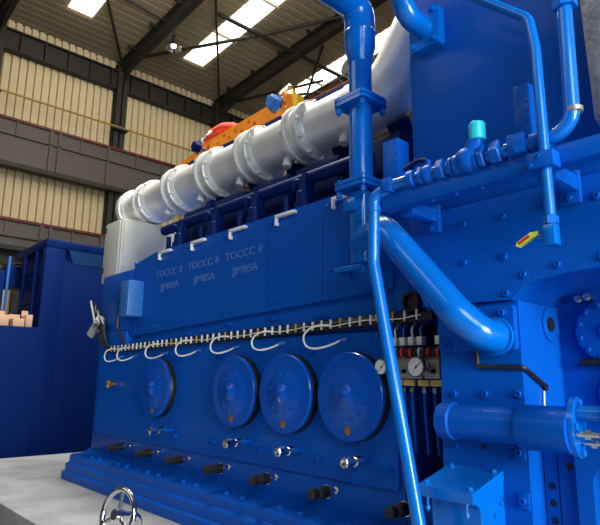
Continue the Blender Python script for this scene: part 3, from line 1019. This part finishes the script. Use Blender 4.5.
for zz, yy in ((1.60, -0.295), (1.575, -0.26)):
    MB().lathe((-0.672, yy, zz), (1, 0, 0), [(0, 0.008), (0.03, 0.008), (0.03, 0.015), (0.045, 0.015), (0.045, 0.008), (0.065, 0.008)], 6).build('stud', STEEL, t)

# ------------------------------------------------------------------ lidded box low on the end frame
t = thing('lidded_box', 'blue box with a sloping bolted lid low on the end frame', 'box', (-1.05, -0.28, PL))
m = MB()
m.prism([(-0.196, PL + 0.004), (-0.33, PL + 0.004), (-0.345, 1.36), (-0.375, 1.38), (-0.196, 1.425)], 'x', -1.125, -0.952)
m.build('body', PIPEBLUE, t)
m = MB()
m.prism([(-0.39, 1.378), (-0.394, 1.410), (-0.20, 1.458), (-0.196, 1.428)], 'x', -1.145, -0.948)
l = m.build('lid', PIPEBLUE, t)
nrm = Vector((0, -0.24, 0.97))
for xx in (-1.125, -0.968):
    for yy, zz in ((-0.37, 1.416), (-0.222, 1.4525)):
        place(HEXP, 'bolt', (xx, yy, zz), nrm, l, 0.2, 0.75)
for p in ((-0.26, 1.33), (-0.22, 1.36)):
    place(HEXP, 'bolt', (-0.952, p[0], p[1]), (1, 0, 0), t, 0, 0.6)
for k in range(2):
    place(STUD, 'stud', (-1.12 + 0.14 * k, -0.375, 1.365), (0, 0, -1), t, 0, 0.6)

# ------------------------------------------------------------------ coolant riser pipe with two flanges
RX, RY = -1.622, -0.10
t = thing('coolant_riser', 'thick upright blue pipe with two square flanges in front of the silver pipe', 'pipe', (RX, RY, 2.2))
MB().tube([(RX, RY, 2.62), (RX, RY, 3.30)], 0.056, n=28).build('pipe', PIPEBLUE, t)
MB().lathe((RX, RY, 3.24), (0, 0, 1), [(0, 0.057), (0.004, 0.059), (0.03, 0.060), (0.09, 0.077), (0.16, 0.077), (0.165, 0.08), (0.172, 0.077)], 32).build('reducer', PIPEBLUE, t)
MB().tube([(RX, RY, 3.39), (RX, RY, 3.555), (RX, -1.6, 3.57)], 0.077, n=28, bend=0.12).build('elbow', PIPEBLUE, t)
for z, k in ((3.035, 1.0), (2.615, 1.0)):
    for j, (z0, z1) in enumerate(((z - 0.020, z - 0.002), (z + 0.002, z + 0.020))):
        f = MB().prism(rrect(RX - 0.094, RX + 0.094, RY - 0.094, RY + 0.094, 0.02), 'z', z0, z1).build('flange', PIPEBLUE, t)
        if j == 0:
            for sx in (-1, 1):
                for sy in (-1, 1):
                    place(STUD, 'stud_bolt', (RX + sx * 0.074, RY + sy * 0.074, z - 0.02), (0, 0, 1), f, 0.2, 1.0)
MB().lathe((RX, RY, 2.245), (0, 0, 1), [(0, 0.03), (0.01, 0.05), (0.05, 0.053), (0.34, 0.053)], 28).build('lower_pipe', PIPEBLUE, t)
MB().box(RX - 0.05, RX + 0.02, RY - 0.075, RY - 0.04, 2.49, 2.55, 0.005).build('bracket', PIPEBLUE, t)
m = MB()
m.box(RX - 0.16, RX + 0.02, -0.14, -0.12, 2.222, 2.245, 0.004)
m.box(RX - 0.16, RX - 0.14, -0.14, -0.01, 2.222, 2.245, 0.004)
m.box(RX + 0.02, RX + 0.04, -0.14, -0.01, 2.205, 2.235, 0.004)
m.build('foot_bracket', PIPEBLUE, t)
for zz in (2.30, 2.33, 2.44, 2.47):
    place(HEXP, 'bolt', (RX + 0.028, RY - 0.048, zz), (0.5, -0.86, 0), t, 0, 0.7)

# ------------------------------------------------------------------ beam on arms
t = thing('pipe_support_beam', 'straight blue square beam held out from the end frame on two arms', 'beam', (-0.75, -0.42, 2.37))
MB().box(-1.226, -0.10, -0.45, -0.395, 2.340, 2.396, 0.004).build('beam', BLUE, t)
for xx in (-1.158, -0.652):
    a = MB().box(xx - 0.028, xx + 0.028, -0.395, -0.228, 2.322, 2.372, 0.004).build('arm', BLUE, t)
    MB().box(xx - 0.032, xx + 0.032, -0.236, -0.216, 2.285, 2.39, 0.003).build('foot_plate', BLUE, a)
    place(HEX, 'bolt', (xx + 0.0, -0.236, 2.302), (0, -1, 0), a, 0, 0.8)
for xx in (-1.02, -0.93, -0.84, -0.45):
    place(HEX, 'bolt', (xx, -0.43, 2.340), (0, 0, -1), t, 0, 0.6)

# ------------------------------------------------------------------ valve line above the beam
VY, VZ = -0.45, 2.424
t = thing('valve_line', 'blue pipe run with unions and a cyan-capped valve lying above the support beam', 'pipework', (-0.85, VY, VZ))
MB().tube([(-1.19, VY, VZ), (-0.545, VY, VZ), (-0.536, VY, 2.99)], 0.0215, n=18, bend=0.065).build('pipe', PIPEBLUE, t)
MB().box(-1.212, -1.165, VY - 0.024, VY + 0.026, VZ - 0.027, VZ + 0.026, 0.005).build('elbow_block', BLUE, t)
for xx, r, w in ((-1.085, 0.032, 0.03), (-1.045, 0.034, 0.02), (-0.965, 0.036, 0.03), (-0.925, 0.033, 0.018), (-0.815, 0.038, 0.022), (-0.768, 0.040, 0.035)):
    MB().lathe((xx - w / 2, VY, VZ), (1, 0, 0), [(0, r * 0.85), (0.004, r), (w - 0.004, r), (w, r * 0.85)], 6 if r > 0.033 else 20).build('union_nut', BLUE, t)
m = MB().sphere((-1.02, VY, VZ), 0.033)
m.cyl((-1.02, VY, VZ), (-1.02, VY, VZ + 0.05), 0.01, n=10)
v = m.build('ball_valve', BLUE, t)
MB().tube([(-1.02, VY, VZ + 0.05), (-1.06, VY, VZ + 0.062), (-1.12, VY, VZ + 0.045)], 0.009, n=8, bend=0.02).build('lever', NAVY, v)
m = MB().sphere((-0.868, VY, VZ + 0.005), 0.044, 1.1, 1, 1.0)
m.cyl((-0.868, VY, VZ), (-0.84, VY, VZ + 0.06), 0.03, n=16)
m.cyl((-0.91, VY, VZ), (-0.83, VY, VZ), 0.036, n=16)
v = m.build('solenoid_valve', BLUE, t)
MB().cyl((-0.84, VY, VZ + 0.045), (-0.835, VY, VZ + 0.07), 0.02, n=16).build('valve_neck', BLUE, v)
MB().lathe((-0.833, VY, VZ + 0.062), (0, 0, 1), [(0, 0.022), (0.003, 0.026), (0.055, 0.026), (0.06, 0.022)], 20).build('cyan_cap', CYAN, v)
b = MB().box(-0.727, -0.672, VY - 0.03, VY + 0.035, VZ - 0.030, VZ + 0.033, 0.004).build('clamp_block', BLUE, t)
place(SOCK, 'socket_bolt', (-0.70, VY - 0.03, VZ - 0.018), (0, -1, 0), b, 0, 0.5)
MB().lathe((-0.536, VY, 2.80), (0, 0, 1), [(0, 0.022), (0, 0.034), (0.035, 0.034), (0.038, 0.03), (0.06, 0.03), (0.06, 0.022)], 6).build('union_nut', PIPEBLUE, t)
MB().lathe((-0.5385, VY, 2.475), (0, 0, 1), [(0, 0.0215), (0.001, 0.0235), (0.014, 0.0235), (0.015, 0.0215)], 20).build('pipe_band', GREYMETAL, t)  # short grey band above the pipe bend
MB().lathe((-0.66, VY, VZ), (1, 0, 0), [(0, 0.0215), (0, 0.027), (0.05, 0.027), (0.05, 0.0215)], 20).build('pipe_band', BLUE, t)

for (xa, za, zb, w, lab) in ((-1.215, 2.398, 2.625, 0.036, 'square blue upright post at the left end of the support beam'),
                             (-0.705, 2.398, 2.645, 0.026, 'flat blue upright post behind the right clamp of the valve line')):
    t = thing('bracket_post', lab, 'bracket', (xa, -0.37, za), 'upright posts on the beam')
    MB().box(xa - w, xa + w, -0.405, -0.335, za, zb, 0.004).build('post', BLUE, t)
    for k in range(3):
        place(HEX, 'rivet', (xa + w - 0.008, -0.405, zb - 0.06 - 0.03 * k), (0, -1, 0), t, 0, 0.35)

# ------------------------------------------------------------------ thin pipes
t = thing('drain_pipe', 'thin bright blue pipe dropping from the beam past the nearest round cover', 'pipe', (-1.05, -0.45, PL))
MB().tube([(-1.19, -0.45, 2.412), (-1.253, -0.455, 2.405), (-1.262, -0.455, 2.155), (-1.099, -0.455, 1.305), (-1.04, -0.455, PL + 0.003)], 0.0215, n=20, bend=0.05).build('pipe', PIPEBLUE, t)
MB().lathe((-1.254, -0.455, 2.34), (0, 0, 1), [(0, 0.022), (0.002, 0.025), (0.02, 0.025), (0.022, 0.022)], 20).build('weld_ring', PIPEBLUE, t)

t = thing('sampling_pipe', 'thin blue pipe at right coming down to a small cock with a yellow-green lever', 'pipe', (-0.61, -0.475, 2.1))
MB().tube([(-1.05, -0.475, 3.215), (-0.633, -0.475, 2.805), (-0.620, -0.475, 2.70), (-0.617, -0.475, 2.165)], 0.0155, n=18, bend=0.06).build('pipe', PIPEBLUE, t)
c = MB().box(-0.66, -0.585, -0.502, -0.4505, 2.325, 2.372, 0.004).build('clamp', BLUE, t)
for xx, zz in ((-0.650, 2.336), (-0.626, 2.360)):
    place(SOCK, 'socket_bolt', (xx + 0.006 * 0, -0.502, zz), (0, -1, 0), c, 0, 0.5)
v = MB().box(-0.635, -0.600, -0.495, -0.455, 2.105, 2.165, 0.006).build('cock', PIPEBLUE, t)
MB().lathe((-0.635, -0.475, 2.135), (-1, 0, 0), [(0, 0.012), (0.02, 0.012), (0.02, 0.007), (0.03, 0.007)], 12).build('spindle', PIPEBLUE, v)
h = MB().prism([(-0.650, 2.150), (-0.672, 2.150), (-0.712, 2.128), (-0.716, 2.118), (-0.708, 2.114), (-0.668, 2.134), (-0.650, 2.136)], 'y', -0.486, -0.470).build('lever', LIME, v)
MB().prism([(-0.676, 2.1445), (-0.708, 2.127), (-0.704, 2.120), (-0.673, 2.136)], 'y', -0.4875, -0.486).build('red_panel', REDBAND, v)
MB().lathe((-0.617, -0.475, 2.165), (0, 0, 1), [(0, 0.021), (0.022, 0.021), (0.026, 0.016)], 6).build('union_nut', PIPEBLUE, t)

# ------------------------------------------------------------------ flanged air pipe at the top
t = thing('air_pipe', 'short curved blue pipe with square flange at the top of the cooler housing', 'pipe', (-1.14, -0.3, 3.15))
m = MB()
f = MB().prism(rrect(-1.225, -1.085, 3.055, 3.225, 0.015), 'y', -0.245, -0.201).build('flange', PIPEBLUE, t)
for p in ((-1.205, 3.075), (-1.105, 3.075), (-1.205, 3.205), (-1.105, 3.205)):
    place(HEXP, 'bolt', (p[0], -0.245, p[1]), (0, -1, 0), f, 0, 1.0)
MB().tube([(-1.155, -0.24, 3.14), (-1.155, -0.37, 3.14), (-1.185, -0.40, 3.55)], 0.043, n=24, bend=0.09).build('pipe', PIPEBLUE, t)

# ------------------------------------------------------------------ lagging at the right edge
t = thing('lagging_jacket', 'rough silver-grey insulation jacket at the upper right edge', 'insulation', (-0.2, -0.2, 2.48))
m = MB().box(-0.545, 0.2, -0.33, -0.201, 2.475, 3.9, 0.03)
bmesh.ops.subdivide_edges(m.bm, edges=m.bm.edges[:], cuts=3, use_grid_fill=True)
for v in m.bm.verts:
    v.co.x += 0.006 * sin(v.co.z * 23) + (0.03 * max(0, 2.7 - v.co.z) if v.co.x < -0.4 else 0)
    v.co.y -= 0.006 * (1 + sin(v.co.z * 17 + v.co.x * 9)) if v.co.y < -0.25 else 0
m.build('jacket', LAGGING, t)

# ------------------------------------------------------------------ gauges and valve board in the recess


def gauge(lab, loc, r, depth, reading, axis=(0, -1, 0)):
    t = thing('pressure_gauge', lab, 'gauge', loc, 'pressure gauges')
    x, y, z = loc
    MB().lathe((x, y, z), (0, -1, 0), [(0, 0.01), (0.0, 0.018), (depth * 0.5, 0.018), (depth * 0.5, r * 0.96), (depth * 0.55, r), (depth, r), (depth + 0.004, r * 0.96), (depth + 0.004, r * 0.86), (depth - 0.004, r * 0.85), (depth - 0.004, 0)], 36).build('case', CHROME, t)
    MB().lathe((x, y - depth + 0.004, z), (0, -1, 0), [(0, r * 0.85), (0.0015, r * 0.85), (0.0015, 0)], 36).build('dial', DIAL, t)
    yy = y - depth + 0.0022
    m = MB()
    for k in range(11):
        a = RAD(225 - 27 * k)
        M = Matrix.Translation((x + r * 0.68 * cos(a), yy, z + r * 0.68 * sin(a))) @ Matrix.Rotation(-a, 4, 'Y')
        m.box(-r * 0.09, r * 0.09, -0.0006, 0.0006, -r * 0.02, r * 0.02, 0, M)
    m.build('scale_marks', BLACK, t)
    M = Matrix.Translation((x, yy - 0.001, z)) @ Matrix.Rotation(-RAD(reading), 4, 'Y')
    m = MB().box(-r * 0.35, r * 0.62, -0.0006, 0.0006, -r * 0.035, r * 0.035, 0, M)
    m.lathe((x, yy, z), (0, -1, 0), [(0, r * 0.1), (0.003, r * 0.1), (0.003, 0)], 14)
    m.build('needle', BLACK, t)
    return t


gauge('smaller round pressure gauge at the rim of the nearest round cover', (-1.566, -0.001, 1.794), 0.036, 0.05, 50)
gauge('larger round pressure gauge on the valve board beside the end frame', (-1.345, -0.055, 1.792), 0.042, 0.05, 45)

t = thing('valve_board', 'grey metal valve board with white connectors and red valves in the dark recess', 'valve board', (-1.36, 0, 1.75))
MB().box(-1.505, -1.355, -0.050, 0.298, 1.745, 1.832, 0.003).build('manifold', GREYMETAL, t)
MB().box(-1.345, -1.272, -0.050, 0.298, 1.745, 1.835, 0.003).build('manifold', GREYMETAL, t)
for k in range(6):
    xx = -1.50 + 0.044 * k
    MB().lathe((xx, -0.045, 1.852), (0, -1, 0), [(0, 0.018), (0.02, 0.018), (0.02, 0.012), (0.032, 0.012)], 14).build('valve_cap', BLACK, t)
    MB().lathe((xx + 0.014, -0.060, 1.852), (1, 0, 0), [(0, 0.021), (0.008, 0.021)], 14).build('red_ring', REDBAND if k % 3 else WHITE, t)
    if k != 4:
        c = MB().box(xx - 0.014, xx + 0.012, -0.045, -0.01, 1.882, 1.918, 0.003).build('connector', WHITE, t)
        MB().tube([(xx, -0.028, 1.918), (xx - 0.004, -0.028, 1.95), (xx - 0.02, 0.03, 1.99)], 0.005, n=8, bend=0.02).build('wire', LIGHTBLUE if k % 2 else WHITE, t)
for k in range(5):
    xx = -1.49 + 0.048 * k
    MB().lathe((xx, -0.05, 1.775), (0, -1, 0), [(0, 0.009), (0.012, 0.009), (0.012, 0.005), (0.02, 0.005)], 12).build('screw_knob', BLACK, t)
for xx in (-1.475, -1.415, -1.345, -1.285):
    MB().box(xx - 0.026, xx + 0.026, -0.06, -0.045, 1.717, 1.741, 0.002).build('gold_label', GOLDLABEL, t)
for xx in (-1.46, -1.42, -1.36, -1.31):
    MB().tube([(xx, -0.03, 1.72), (xx, -0.03, 1.66), (xx + 0.005, -0.02, 1.45)], 0.007, n=8).build('down_tube', BLUE, t)
    MB().lathe((xx, -0.03, 1.690), (0, 0, 1), [(0, 0.012), (0.02, 0.012)], 6).build('union_nut', STEEL, t)

# ------------------------------------------------------------------ handwheel valve in front of the plinth
t = thing('handwheel_valve', 'chrome handwheel on a spindle standing before the plinth', 'valve', (-2.22, -0.95, 0))
ax = Vector((0.2, -0.95, 0.2)).normalized()
c = Vector((-2.18, -0.92, 1.215))
w = MB().torus(c, ax, 0.092, 0.011, 48, 12).build('rim', CHROME, t)
d, u, v2 = basis(ax)
for k in range(3):
    a = 2 * pi * k / 3 + 0.5
    MB().cyl(c, c + (u * cos(a) + v2 * sin(a)) * 0.09, 0.0075, n=10).build('spoke', STEEL, t)
MB().cyl(c - ax * 0.02, c + ax * 0.02, 0.02, n=16).build('hub', STEEL, t)
MB().tube([tuple(c), tuple(c - ax * 0.12), (-2.26, -0.84, 1.0), (-2.26, -0.84, 0.0)], 0.014, n=12, bend=0.05).build('spindle', STEEL, t)
